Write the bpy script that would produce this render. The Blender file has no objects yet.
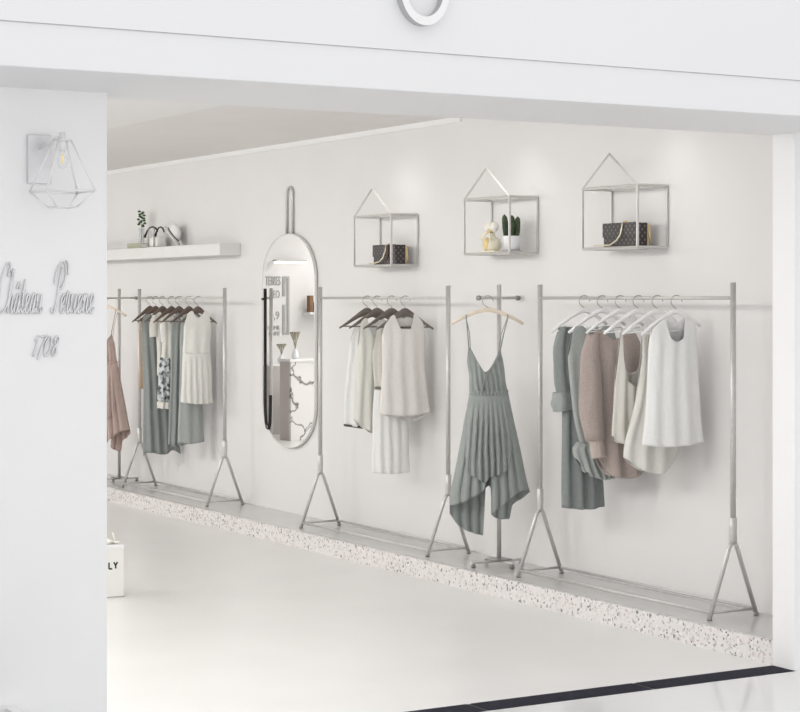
import bpy, bmesh, math, random
from mathutils import Vector, Matrix
random.seed(7)
C = bpy.context.scene.collection
PI = math.pi
sin, cos = math.sin, math.cos

# ------------------------------------------------------------------ materials
def new_mat(name):
    m = bpy.data.materials.new(name); m.use_nodes = True
    return m, m.node_tree.nodes, m.node_tree.links, m.node_tree.nodes['Principled BSDF']

def mat(name, col, rough=.6, metal=0, noise=0, nscale=8, bump=0, bscale=200, spec=.5, coat=0, emit=None, estr=0, sub=0):
    m, N, L, b = new_mat(name)
    b.inputs['Base Color'].default_value = (*col, 1)
    b.inputs['Roughness'].default_value = rough
    b.inputs['Metallic'].default_value = metal
    b.inputs['Specular IOR Level'].default_value = spec
    b.inputs['Coat Weight'].default_value = coat
    if emit:
        b.inputs['Emission Color'].default_value = (*emit, 1); b.inputs['Emission Strength'].default_value = estr
    tc = N.new('ShaderNodeTexCoord')
    if noise:
        n = N.new('ShaderNodeTexNoise'); n.inputs['Scale'].default_value = nscale; n.inputs['Detail'].default_value = 4
        r = N.new('ShaderNodeValToRGB')
        r.color_ramp.elements[0].color = (*[max(0, c*(1-noise)) for c in col], 1); r.color_ramp.elements[0].position = .3
        r.color_ramp.elements[1].color = (*[min(1, c*(1+noise*.6)) for c in col], 1); r.color_ramp.elements[1].position = .7
        L.new(tc.outputs['Object'], n.inputs['Vector']); L.new(n.outputs['Fac'], r.inputs['Fac']); L.new(r.outputs['Color'], b.inputs['Base Color'])
    if bump:
        n2 = N.new('ShaderNodeTexNoise'); n2.inputs['Scale'].default_value = bscale; n2.inputs['Detail'].default_value = 3
        bp = N.new('ShaderNodeBump'); bp.inputs['Strength'].default_value = bump; bp.inputs['Distance'].default_value = .01
        L.new(tc.outputs['Object'], n2.inputs['Vector']); L.new(n2.outputs['Fac'], bp.inputs['Height']); L.new(bp.outputs['Normal'], b.inputs['Normal'])
    return m

def fabric(name, col, rough=.85, noise=.06, nscale=60, bump=.25, bscale=350):
    m = mat(name, col, rough, 0, noise, nscale, bump, bscale, spec=.2)
    N, L = m.node_tree.nodes, m.node_tree.links; b = N['Principled BSDF']
    b.inputs['Sheen Weight'].default_value = .15
    tc = next(n for n in N if n.type == 'TEX_COORD'); bp = next(n for n in N if n.type == 'BUMP')
    mp = N.new('ShaderNodeMapping'); mp.inputs['Scale'].default_value = (1.3, 1.3, .45)
    n3 = N.new('ShaderNodeTexNoise'); n3.inputs['Scale'].default_value = 16; n3.inputs['Detail'].default_value = 2; n3.inputs['Distortion'].default_value = .6
    b2 = N.new('ShaderNodeBump'); b2.inputs['Strength'].default_value = .35; b2.inputs['Distance'].default_value = .02
    L.new(tc.outputs['Object'], mp.inputs['Vector']); L.new(mp.outputs['Vector'], n3.inputs['Vector']); L.new(n3.outputs['Fac'], b2.inputs['Height'])
    L.new(bp.outputs['Normal'], b2.inputs['Normal']); L.new(b2.outputs['Normal'], b.inputs['Normal'])
    return m

def terrazzo():
    m, N, L, b = new_mat('terrazzo')
    tc = N.new('ShaderNodeTexCoord')
    nz = N.new('ShaderNodeTexNoise'); nz.inputs['Scale'].default_value = 40
    mixv = N.new('ShaderNodeMix'); mixv.data_type = 'VECTOR'; mixv.inputs[0].default_value = .025
    L.new(tc.outputs['Object'], nz.inputs['Vector']); L.new(tc.outputs['Object'], mixv.inputs[4]); L.new(nz.outputs['Color'], mixv.inputs[5])
    out = None
    for sc, th, ramp in ((72, .44, 0), (40, .33, 1)):
        v = N.new('ShaderNodeTexVoronoi'); v.inputs['Scale'].default_value = sc
        L.new(mixv.outputs[1], v.inputs['Vector'])
        lt = N.new('ShaderNodeMath'); lt.operation = 'LESS_THAN'; lt.inputs[1].default_value = th
        L.new(v.outputs['Distance'], lt.inputs[0])
        sp = N.new('ShaderNodeSeparateColor'); L.new(v.outputs['Color'], sp.inputs['Color'])
        r = N.new('ShaderNodeValToRGB'); r.color_ramp.interpolation = 'CONSTANT'
        e = r.color_ramp.elements
        pal = [(0, (.72, .68, .67)), (.35, (.55, .50, .49)), (.6, (.80, .75, .73)), (.8, (.36, .33, .33)), (.92, (.16, .15, .16))] if ramp == 0 else \
              [(0, (.78, .75, .73)), (.45, (.60, .53, .51)), (.7, (.82, .80, .79)), (.88, (.22, .21, .22))]
        e[0].position = 0; e[0].color = (*pal[0][1], 1); e[1].position = pal[1][0]; e[1].color = (*pal[1][1], 1)
        for p, c in pal[2:]:
            k = e.new(p); k.color = (*c, 1)
        L.new(sp.outputs[0], r.inputs['Fac'])
        mx = N.new('ShaderNodeMix'); mx.data_type = 'RGBA'
        L.new(lt.outputs[0], mx.inputs[0]); L.new(r.outputs['Color'], mx.inputs[7])
        if out is None: mx.inputs[6].default_value = (.74, .72, .71, 1)
        else: L.new(out, mx.inputs[6])
        out = mx.outputs[2]
    L.new(out, b.inputs['Base Color']); b.inputs['Roughness'].default_value = .35
    return m

def monogram():
    m, N, L, b = new_mat('dark_monogram_leather')
    tc = N.new('ShaderNodeTexCoord'); sp = N.new('ShaderNodeSeparateXYZ'); L.new(tc.outputs['Object'], sp.inputs[0])
    def mth(op, a, c=None, v=None):
        n = N.new('ShaderNodeMath'); n.operation = op
        L.new(a, n.inputs[0])
        if c is not None: L.new(c, n.inputs[1])
        if v is not None: n.inputs[1].default_value = v
        return n.outputs[0]
    xy = mth('ADD', sp.outputs[0], sp.outputs[1])
    p = mth('MULTIPLY', mth('ADD', xy, sp.outputs[2]), v=90); q = mth('MULTIPLY', mth('SUBTRACT', xy, sp.outputs[2]), v=90)
    k = mth('MULTIPLY', mth('SINE', p), mth('SINE', q))
    r = N.new('ShaderNodeValToRGB'); L.new(mth('ABSOLUTE', k), r.inputs['Fac'])
    r.color_ramp.elements[0].color = (.030, .026, .026, 1); r.color_ramp.elements[0].position = .45
    r.color_ramp.elements[1].color = (.13, .11, .105, 1); r.color_ramp.elements[1].position = .75
    L.new(r.outputs['Color'], b.inputs['Base Color']); b.inputs['Roughness'].default_value = .5
    return m

def floral():
    m, N, L, b = new_mat('printed_skirt')
    tc = N.new('ShaderNodeTexCoord'); v = N.new('ShaderNodeTexNoise'); v.inputs['Scale'].default_value = 34; v.inputs['Detail'].default_value = 1.5
    L.new(tc.outputs['Object'], v.inputs['Vector'])
    r = N.new('ShaderNodeValToRGB'); L.new(v.outputs['Fac'], r.inputs['Fac'])
    e = r.color_ramp.elements
    e[0].position = .36; e[0].color = (.05, .055, .06, 1); e[1].position = .6; e[1].color = (.62, .65, .64, 1)
    k = e.new(.46); k.color = (.30, .34, .35, 1)
    L.new(r.outputs['Color'], b.inputs['Base Color']); b.inputs['Roughness'].default_value = .85
    return m

def marble(name, base, vein, scale, rough=.12, width=.03):
    m, N, L, b = new_mat(name)
    tc = N.new('ShaderNodeTexCoord')
    nz = N.new('ShaderNodeTexNoise'); nz.inputs['Scale'].default_value = scale*1.2; nz.inputs['Detail'].default_value = 6
    L.new(tc.outputs['Object'], nz.inputs['Vector'])
    mv = N.new('ShaderNodeMix'); mv.data_type = 'VECTOR'; mv.inputs[0].default_value = .35
    L.new(tc.outputs['Object'], mv.inputs[4]); L.new(nz.outputs['Color'], mv.inputs[5])
    v = N.new('ShaderNodeTexVoronoi'); v.feature = 'DISTANCE_TO_EDGE'; v.inputs['Scale'].default_value = scale
    L.new(mv.outputs[1], v.inputs['Vector'])
    r = N.new('ShaderNodeValToRGB'); L.new(v.outputs['Distance'], r.inputs['Fac'])
    r.color_ramp.elements[0].color = (*vein, 1); r.color_ramp.elements[0].position = 0
    r.color_ramp.elements[1].color = (*base, 1); r.color_ramp.elements[1].position = width
    L.new(r.outputs['Color'], b.inputs['Base Color']); b.inputs['Roughness'].default_value = rough
    return m

M = dict(
    wall=mat('wall_paint', (.775, .765, .757), .75, noise=.01, nscale=3, bump=.03, bscale=120),
    facade=mat('facade_plaster', (.88, .88, .88), .7, noise=.012, nscale=4, bump=.12, bscale=25),
    header=mat('header_paint', (.80, .80, .805), .55, noise=.006, nscale=2, bump=.03, bscale=30),
    ceil=mat('ceiling_paint', (.84, .83, .82), .8, noise=.01, nscale=2),
    ceilgrey=mat('ceiling_grey_panel', (.80, .78, .765), .8, noise=.02, nscale=2),
    floor=mat('cream_polished_floor', (.775, .767, .752), .30, noise=.025, nscale=2.2, bump=.01, bscale=6),
    mall=mat('white_polished_stone', (.76, .76, .765), .07, noise=.012, nscale=1.5, spec=.6),
    granite=mat('dark_granite', (.022, .022, .034), .65, noise=.35, nscale=40, spec=.08),
    joint=mat('joint_filler', (.012, .012, .014), .6, noise=.1, nscale=30),
    plat=mat('grey_platform_top', (.60, .59, .583), .22, noise=.03, nscale=5),
    terr=terrazzo(),
    nickel=mat('brushed_nickel', (.60, .585, .57), .42, .45, noise=.05, nscale=40),
    nickeld=mat('dark_steel', (.33, .32, .31), .35, .8, noise=.05, nscale=40),
    paleframe=mat('pale_satin_metal', (.74, .73, .72), .4, .3, noise=.03, nscale=30),
    chrome=mat('hook_steel', (.42, .40, .39), .28, .9, noise=.05, nscale=40),
    white=mat('white_lacquer', (.86, .86, .86), .4, noise=.01, nscale=10),
    whitehang=mat('white_hanger_lacquer', (.88, .88, .875), .35, noise=.01, nscale=10),
    wood=mat('dark_grey_brown_wood', (.17, .145, .125), .5, noise=.25, nscale=25),
    woodb=mat('dark_brown_wood', (.14, .10, .08), .5, noise=.25, nscale=25),
    woodl=mat('pale_beech_wood', (.80, .70, .58), .5, noise=.08, nscale=20),
    black=mat('black_metal', (.012, .012, .012), .4, noise=.2, nscale=20),
    gold=mat('pale_gold', (.72, .55, .28), .3, .8, noise=.08, nscale=40),
    palegold=mat('pale_gold_chain', (.82, .76, .58), .3, .6, noise=.08, nscale=40),
    mono=monogram(),
    brown=mat('brown_leather', (.10, .045, .025), .5, noise=.2, nscale=40),
    sage=fabric('sage_cotton', (.285, .307, .297)),
    sagel=fabric('pale_sage_cotton', (.38, .402, .39)),
    saged=fabric('dark_sage_cotton', (.235, .256, .25)),
    slip=fabric('sage_satin', (.305, .332, .315), .55, .05, 30, .12, 250),
    pink=fabric('dusty_pink_satin', (.52, .40, .36), .6, .06, 30, .12, 250),
    taupe=fabric('taupe_knit', (.47, .395, .36), .9, .13, 160, .6, 260),
    taupel=fabric('pale_taupe_knit', (.56, .48, .43), .9, .10, 160, .6, 260),
    cream=fabric('cream_cotton', (.72, .705, .66), .85, .03),
    creamw=fabric('ivory_cotton', (.78, .775, .735), .85, .03),
    creamd=fabric('warm_cream_linen', (.66, .64, .585), .85, .04),
    whitef=fabric('white_cotton', (.84, .84, .825), .85, .02),
    palegreen=fabric('pale_green_cream_cotton', (.725, .72, .67), .85, .03),
    blush=fabric('blush_white_cotton', (.76, .735, .705), .85, .03),
    tan=fabric('tan_knit', (.46, .35, .265), .9, .1, 120, .4, 260),
    darkhem=fabric('dark_hem_tape', (.12, .11, .10)),
    floral=floral(),
    paper=mat('white_gift_bag_paper', (.84, .84, .80), .6, noise=.015, nscale=20),
    ink=mat('black_print', (.015, .015, .015), .6, noise=.1, nscale=30),
    petal=mat('white_petal', (.84, .82, .74), .6, noise=.05, nscale=40),
    leaf=mat('green_leaf', (.07, .14, .045), .5, noise=.3, nscale=60),
    cactus=mat('cactus_green', (.055, .085, .04), .6, noise=.35, nscale=70, bump=.6, bscale=150),
    soil=mat('grey_gravel', (.30, .29, .28), .9, noise=.2, nscale=80),
    pot=mat('white_ceramic', (.84, .85, .87), .25, noise=.03, nscale=50),
    saucer=mat('grey_ceramic', (.42, .40, .41), .4, noise=.1, nscale=50),
    honey=mat('honey_gold_glaze', (.75, .55, .25), .2, noise=.25, nscale=25),
    creamglaze=mat('cream_glaze', (.88, .84, .68), .25, noise=.08, nscale=25),
    sagebox=mat('pale_green_cloth_cover', (.44, .46, .34), .8, noise=.06, nscale=40),
    silver=mat('silver_lettering', (.73, .73, .74), .35, .35, noise=.1, nscale=30),
    sconce=mat('white_wire', (.85, .85, .85), .35, noise=.01, nscale=20),
    sconceplate=mat('pale_grey_plate', (.66, .66, .675), .35, .3, noise=.03, nscale=20),
    ringside=mat('ring_edge_grey', (.48, .48, .49), .4, noise=.03, nscale=20),
    lampglow=mat('lamp_diffuser', (.9, .9, .9), .4, noise=.01, nscale=20, emit=(1, .98, .95), estr=1.3),
    bulbglow=mat('bulb_filament', (.9, .7, .35), .4, noise=.05, nscale=20, emit=(1, .75, .4), estr=.35),
    marble=marble('veined_marble', (.82, .81, .80), (.16, .14, .13), 2.6, .2, .03),
    rosewall=mat('rose_grey_panel', (.60, .54, .53), .6, noise=.03, nscale=5),
    greywall=mat('warm_grey_panel', (.55, .53, .50), .6, noise=.03, nscale=5),
    lettergrey=mat('grey_wall_lettering', (.42, .42, .41), .7, noise=.05, nscale=20),
    dried=mat('dried_grass', (.36, .34, .26), .9, noise=.2, nscale=60),
    brownbox=mat('brown_card', (.23, .13, .07), .7, noise=.2, nscale=30),
)
def glass_mat(name, col):
    m, N, L, b = new_mat(name)
    b.inputs['Base Color'].default_value = (*col, 1); b.inputs['Roughness'].default_value = .05
    tr = N.new('ShaderNodeBsdfTransparent'); tr.inputs[0].default_value = (.96, .97, .97, 1)
    fr = N.new('ShaderNodeLayerWeight'); fr.inputs['Blend'].default_value = .25
    mr = N.new('ShaderNodeMapRange'); mr.inputs[3].default_value = .06; mr.inputs[4].default_value = .55
    mx = N.new('ShaderNodeMixShader'); L.new(fr.outputs['Facing'], mr.inputs[0]); L.new(mr.outputs[0], mx.inputs[0])
    L.new(tr.outputs[0], mx.inputs[1]); L.new(b.outputs[0], mx.inputs[2]); L.new(mx.outputs[0], N['Material Output'].inputs['Surface'])
    return m
M['glass'] = glass_mat('clear_glass', (.95, .96, .97))
M['mirror'] = mat('silvered_mirror', (.90, .895, .89), .0, 1)

# ------------------------------------------------------------------ mesh helpers
def obj(name, bm, material, parent=None, smooth=True, bevel=0, solid=0, kind=None, loc=None):
    bmesh.ops.recalc_face_normals(bm, faces=bm.faces)
    me = bpy.data.meshes.new(name); bm.to_mesh(me); bm.free()
    for mm in (material if isinstance(material, (list, tuple)) else [material]): me.materials.append(mm)
    if smooth:
        for p in me.polygons: p.use_smooth = True
    o = bpy.data.objects.new(name, me); C.objects.link(o)
    if parent: o.parent = parent
    if loc: o.location = loc
    if solid:
        s = o.modifiers.new('solid', 'SOLIDIFY'); s.thickness = solid; s.offset = 0
    if bevel:
        b = o.modifiers.new('bevel', 'BEVEL'); b.width = bevel; b.segments = 2; b.limit_method = 'ANGLE'
    if kind: o['kind'] = kind
    return o

def thing(name, label, cat, loc=(0, 0, 0), rz=0, group=None):
    o = bpy.data.objects.new(name, None); C.objects.link(o); o.empty_display_size = .05
    o.location = loc; o.rotation_euler = (0, 0, rz)
    return tag(o, label, cat, group)

def tag(o, label, cat, group=None):
    o['label'] = label; o['category'] = cat
    if group: o['group'] = group
    elif 'group' in o: del o['group']
    return o

def dup(root, loc, label, rz=None, group=None):
    def cp(o, par):
        c = o.copy(); C.objects.link(c)
        if par: c.parent = par
        for ch in o.children: cp(ch, c)
        return c
    r = cp(root, None); r.location = loc; r['label'] = label
    if rz is not None: r.rotation_euler = (0, 0, rz)
    if group: r['group'] = group
    return r

def box(bm, x0, x1, y0, y1, z0, z1, mi=0):
    v = [bm.verts.new((x, y, z)) for z in (z0, z1) for x, y in ((x0, y0), (x1, y0), (x1, y1), (x0, y1))]
    for f in ((0, 3, 2, 1), (4, 5, 6, 7), (0, 1, 5, 4), (1, 2, 6, 5), (2, 3, 7, 6), (3, 0, 4, 7)):
        bm.faces.new([v[i] for i in f]).material_index = mi
    return v

def bx(*a):
    bm = bmesh.new(); box(bm, *a); return bm

def tube(bm, pts, r, seg=10, closed=False, flat=1.0, up=None, caps=True):
    """tube along pts; r number or list; flat squashes along the frame's second axis"""
    P = [Vector(p) for p in pts]; n = len(P)
    R = r if isinstance(r, (list, tuple)) else [r]*n
    T = []
    for i in range(n):
        a = P[(i-1) % n] if (closed or i > 0) else P[i]
        b = P[(i+1) % n] if (closed or i < n-1) else P[i]
        T.append((b-a).normalized())
    u = Vector(up) if up else (Vector((0, 0, 1)) if abs(T[0].z) < .9 else Vector((1, 0, 0)))
    rings = []
    for i in range(n):
        t = T[i]; a = (u - t*u.dot(t))
        if a.length < 1e-5: a = t.orthogonal()
        a.normalize(); b = t.cross(a)
        if not up: u = a
        ri = R[i]; ra, rb = ri if isinstance(ri, (tuple, list)) else (ri, ri*flat)
        rings.append([bm.verts.new(P[i] + a*(ra*cos(2*PI*k/seg)) + b*(rb*sin(2*PI*k/seg))) for k in range(seg)])
    for i in range(n if closed else n-1):
        A, B = rings[i], rings[(i+1) % n]
        for k in range(seg):
            bm.faces.new((A[k], A[(k+1) % seg], B[(k+1) % seg], B[k]))
    if caps and not closed:
        bm.faces.new(rings[0][::-1]); bm.faces.new(rings[-1])
    return bm

def tb(pts, r, **k):
    return tube(bmesh.new(), pts, r, **k)

def lathe(bm, prof, seg=24, cx=0, cy=0, cz=0):
    rings = []
    for r, z in prof:
        rings.append([bm.verts.new((cx+r*cos(2*PI*k/seg), cy+r*sin(2*PI*k/seg), cz+z)) for k in range(seg)])
    for A, B in zip(rings, rings[1:]):
        for k in range(seg): bm.faces.new((A[k], A[(k+1) % seg], B[(k+1) % seg], B[k]))
    bm.faces.new(rings[0][::-1]); bm.faces.new(rings[-1])
    return bm

def ball(bm, c, r, sc=(1, 1, 1), u=14, v=10):
    g = bmesh.ops.create_uvsphere(bm, u_segments=u, v_segments=v, radius=r)
    for q in g['verts']: q.co = Vector((q.co.x*sc[0]+c[0], q.co.y*sc[1]+c[1], q.co.z*sc[2]+c[2]))
    return bm

def arc(cx, cz, r, a0, a1, n):
    return [(cx+r*cos(a0+(a1-a0)*i/n), cz+r*sin(a0+(a1-a0)*i/n)) for i in range(n+1)]

def interp(pts):
    xs = [p[0] for p in pts]; ys = [p[1] for p in pts]; n = len(xs)
    if n == 1: return lambda x: ys[0]
    d = [(ys[i+1]-ys[i])/(xs[i+1]-xs[i]) for i in range(n-1)]
    m = [d[0]] + [0 if d[i-1]*d[i] <= 0 else 2*d[i-1]*d[i]/(d[i-1]+d[i]) for i in range(1, n-1)] + [d[-1]]
    def f(x):
        if x <= xs[0]: return ys[0]
        if x >= xs[-1]: return ys[-1]
        i = max(k for k in range(n-1) if xs[k] <= x)
        h = xs[i+1]-xs[i]; t = (x-xs[i])/h
        return ((2*t**3-3*t*t+1)*ys[i] + (t**3-2*t*t+t)*h*m[i] + (-2*t**3+3*t*t)*ys[i+1] + (t**3-t*t)*h*m[i+1])
    return f

def sstep(x): x = max(0, min(1, x)); return x*x*(3-2*x)

# ------------------------------------------------------------------ clothes
# a garment is drafted flat: x across the hanger, d downwards from the rail, both in draft units of u metres
def cloth(rows, top, hem, u, depth=.042, topb=None, hemb=None, nf=4, fa=.010, ph=0., lift=30, cols=48, nr=40, dtop=.007, sharp=0, drape=.3):
    u, v, dx = (u, u, 0) if not isinstance(u, tuple) else (u[0], u[1], u[2] if len(u) > 2 else 0)
    fl = interp([(r[0], r[1]) for r in rows]); fr = interp([(r[0], r[2]) for r in rows])
    ft, fh = interp(top), interp(hem)
    ftb = interp(topb) if topb else ft; fhb = interp(hemb) if hemb else fh
    d0 = min(t[1] for t in top); d1 = max(h[1] for h in hem)
    bm = bmesh.new()
    for side in (-1, 1):
        t_, h_ = (ft, fh) if side < 0 else (ftb, fhb)
        grid = []
        for i in range(cols+1):
            s = -1+2*i/cols; e = math.sqrt(max(0, 1-s*s)); a, b = t_(s), h_(s); col = []
            for j in range(nr+1):
                d = a+(b-a)*j/nr
                xl, xr = fl(d), fr(d); g = max(0, min(1, (d-d0)/(d1-d0)))
                w = nf*PI*s+ph+.7*sin(2.1*s+ph)+.35*sin(3*g+ph*2)
                k = sin(w)
                if sharp: k = (1-abs(sin(w/2))**.7)*2-1
                fold = fa*(drape+(1-drape)*g)*k*(1-s**6)*sstep((d-d0)/lift)
                y = side*(dtop+(depth-dtop)*sstep((d-d0)/lift))*e + fold
                x = ((xl+xr)/2+s*(xr-xl)/2+dx)*u + .003*sin(9*g+ph+4*s)*g
                col.append(bm.verts.new((x, y, -d*v)))
            grid.append(col)
        for i in range(cols):
            for j in range(nr):
                bm.faces.new((grid[i][j], grid[i+1][j], grid[i+1][j+1], grid[i][j+1]))
    bmesh.ops.remove_doubles(bm, verts=bm.verts, dist=.0004)
    return bm

def sleeve(pts, rad, u, ripple=.08, nr=14, flare=1.0, seg=20, ph=0):
    u, v, dx = (u, u, 0) if not isinstance(u, tuple) else (u[0], u[1], u[2] if len(u) > 2 else 0)
    fx = interp([(i, (p[0]+dx)*u) for i, p in enumerate(pts)]); fz = interp([(i, -p[1]*v) for i, p in enumerate(pts)]); fy = interp([(i, (p[2] if len(p) > 2 else 0)) for i, p in enumerate(pts)])
    frd = interp([(i, r) for i, r in enumerate(rad)]); n = len(pts)-1
    bm = bmesh.new(); rings = []
    for j in range(nr+1):
        t = n*j/nr; c = Vector((fx(t), fy(t), fz(t))); r = frd(t)
        rings.append([bm.verts.new(c+Vector((r*(1+ripple*sin(5*q+ph+2*t))*cos(q), .75*r*(1+ripple*cos(4*q+ph))*sin(q), .15*r*cos(q)))) for q in [2*PI*k/seg for k in range(seg)]])
    for A, B in zip(rings, rings[1:]):
        for k in range(seg): bm.faces.new((A[k], A[(k+1) % seg], B[(k+1) % seg], B[k]))
    return bm

TH = .0026
HZ = 1.6            # rail height
RY = 5.84           # rail distance
def turn(phi): return PI/2-phi

# ------------------------------------------------------------------ setting
WY = 6.05; PLT = .105; FX = -6.23; BX = -6.37; CEI = 2.67; SOF = 2.31; END = -20.5; SIDE = .3
def struct(name, bm, m, **k): return obj(name, bm, m, kind='structure', smooth=False, **k)
struct('floor', bx(END-.2, BX, SIDE-.2, WY+.1, -.1, 0), M['floor'])
struct('floor_outside', bx(FX, 3, -4, 9, -.1, 0), M['mall'])
bm = bmesh.new()
for a, b in ((-1.5, .925), (.945, 2.055), (2.075, 3.195), (3.215, 4.015), (4.035, 4.825), (4.845, 5.60)):
    box(bm, BX, FX, a, b, -.1, .002)
struct('trim_1', bm, M['granite'])
struct('trim_2', bx(BX+.001, FX-.001, -1.5, 5.6, -.1, .0005), M['joint'])
struct('floor_platform', bx(END, BX, 5.625, WY, 0, PLT), M['plat'])
struct('trim_3', bx(END, BX, 5.60, 5.625, 0, PLT), M['terr'])
struct('wall_back', bx(END-.2, FX-.06, WY, WY+.15, -.1, CEI+.3), M['wall'])
struct('wall_end', bx(END-.2, END, SIDE-.2, WY, -.1, CEI+.3), M['wall'])
struct('wall_side', bx(END-.2, BX, SIDE-.2, SIDE, -.1, CEI+.3), M['wall'])
struct('wall_front_left', bx(BX, FX, -4, 2.457, -.1, SOF), M['facade'])
struct('wall_front_right', bx(BX, FX, 5.59, 9, -.1, SOF), M['facade'])
struct('wall_header', bx(BX-.03, -5.66, -4, 9, SOF, 2.449), M['header'], bevel=.004)
struct('wall_sign_band', bx(BX-.03, -5.652, -4, 9, 2.449, 3.6), M['header'])
bm = bmesh.new()                                  # light ceiling with the grey panel let into it
box(bm, END, -9.65, SIDE, 4.5, CEI, CEI+.1); box(bm, -9.65, BX, SIDE, WY, CEI, CEI+.1)
struct('ceiling', bm, M['ceil'])
struct('ceiling_panel', bx(END, -9.65, 4.5, WY, CEI+.012, CEI+.1), M['ceilgrey'])
struct('trim_4', bx(END, -9.65, WY-.012, WY, CEI-.02, CEI+.012), M['white'])

# ------------------------------------------------------------------ clothes rails
def make_rack(label):
    L = 1.59; t = thing('clothes_rack', label, 'clothes rack', (0, 0, PLT), 0, 'pale metal A-frame clothes racks')
    z0 = PLT; H = 1.672-z0; ap = .46-z0; m = M['nickel']
    for x in (-L/2, L/2):
        obj('upright', tb([(x, 0, ap+.03), (x, 0, H)], .0135, seg=14), m, t)
        obj('collar', tb([(x, 0, ap-.005), (x, 0, ap+.004), (x, 0, ap+.11), (x, 0, ap+.115)], [.014, .0185, .0185, .014], seg=14), m, t)
        for s in (-1, 1):
            yf = s*.14
            lg = tb([(x, s*.006, ap+.002), (x, s*.022, ap-.022), (x, yf, .012)], .0105, seg=12)
            o = obj('leg', lg, m, t)
            obj('foot', tb([(x, yf, 0), (x, yf*1.003, .014)], .0125, seg=12), M['nickeld'], o)
        obj('foot_bar', tb([(x, -.134, .035), (x, .134, .035)], .007, seg=8), m, t)
    for y in (-.13, .13):
        obj('base_rail', tb([(-L/2, y, .035), (L/2, y, .035)], .0075, seg=8), m, t)
    obj('top_rail', tb([(-L/2, 0, HZ-z0), (L/2, 0, HZ-z0)], .0085, seg=12), m, t)
    return t
rackA = make_rack('pale metal clothes rack nearest the shop opening, hung with six white hangers')
rackA.location = (-7.725, RY, PLT)
dup(rackA, (-10.257, RY, PLT), 'pale metal clothes rack just right of the oval mirror, holding four dark wooden hangers')
dup(rackA, (-13.318, RY, PLT), 'pale metal clothes rack under the white wall shelf, left of the oval mirror')

def make_stand(label):
    t = thing('garment_stand', label, 'clothes stand', (0, 0, PLT), 0, 'single-pole garment stands'); m = M['nickel']
    obj('pole', tb([(0, 0, .03), (0, 0, 1.57)], .0125, seg=14), m, t)
    ux, uy = .41, -.912
    a = obj('cross_arm', tb([(-.19*ux, -.19*uy, HZ-PLT), (.20*ux, .20*uy, HZ-PLT)], .0085, seg=12), m, t)
    for s in (-1, 1):
        e = .20 if s > 0 else .19
        obj('end_cap', tb([(s*e*ux, s*e*uy, HZ-PLT), (s*(e+.014)*ux, s*(e+.014)*uy, HZ-PLT)], .0145, seg=14), M['nickeld'], a)
    obj('base_plate', bx(-.055, .055, -.055, .055, .036, .044), M['nickeld'], t, smooth=False, bevel=.002)
    for pts in (((-.13, 0), (.13, 0)), ((0, -.17), (0, .15))):
        b = obj('base_bar', bx(min(pts[0][0], pts[1][0])-.012, max(pts[0][0], pts[1][0])+.012, min(pts[0][1], pts[1][1])-.012, max(pts[0][1], pts[1][1])+.012, .024, .036), m, t, smooth=False, bevel=.003)
        for p in pts:
            obj('caster', tb([(p[0]-.008, p[1], .012), (p[0]+.008, p[1], .012)], .012, seg=14), M['nickeld'], b)
    return t
SDX, SEX, SYY = -8.93, -14.55, 5.845
stand = make_stand('single-pole metal stand with the long sage slip dress, between two racks')
stand.location = (SDX, SYY, PLT)
dup(stand, (SEX, SYY, PLT), 'single-pole metal stand holding the dusty pink dress, at the far left by the white pier')

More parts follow.
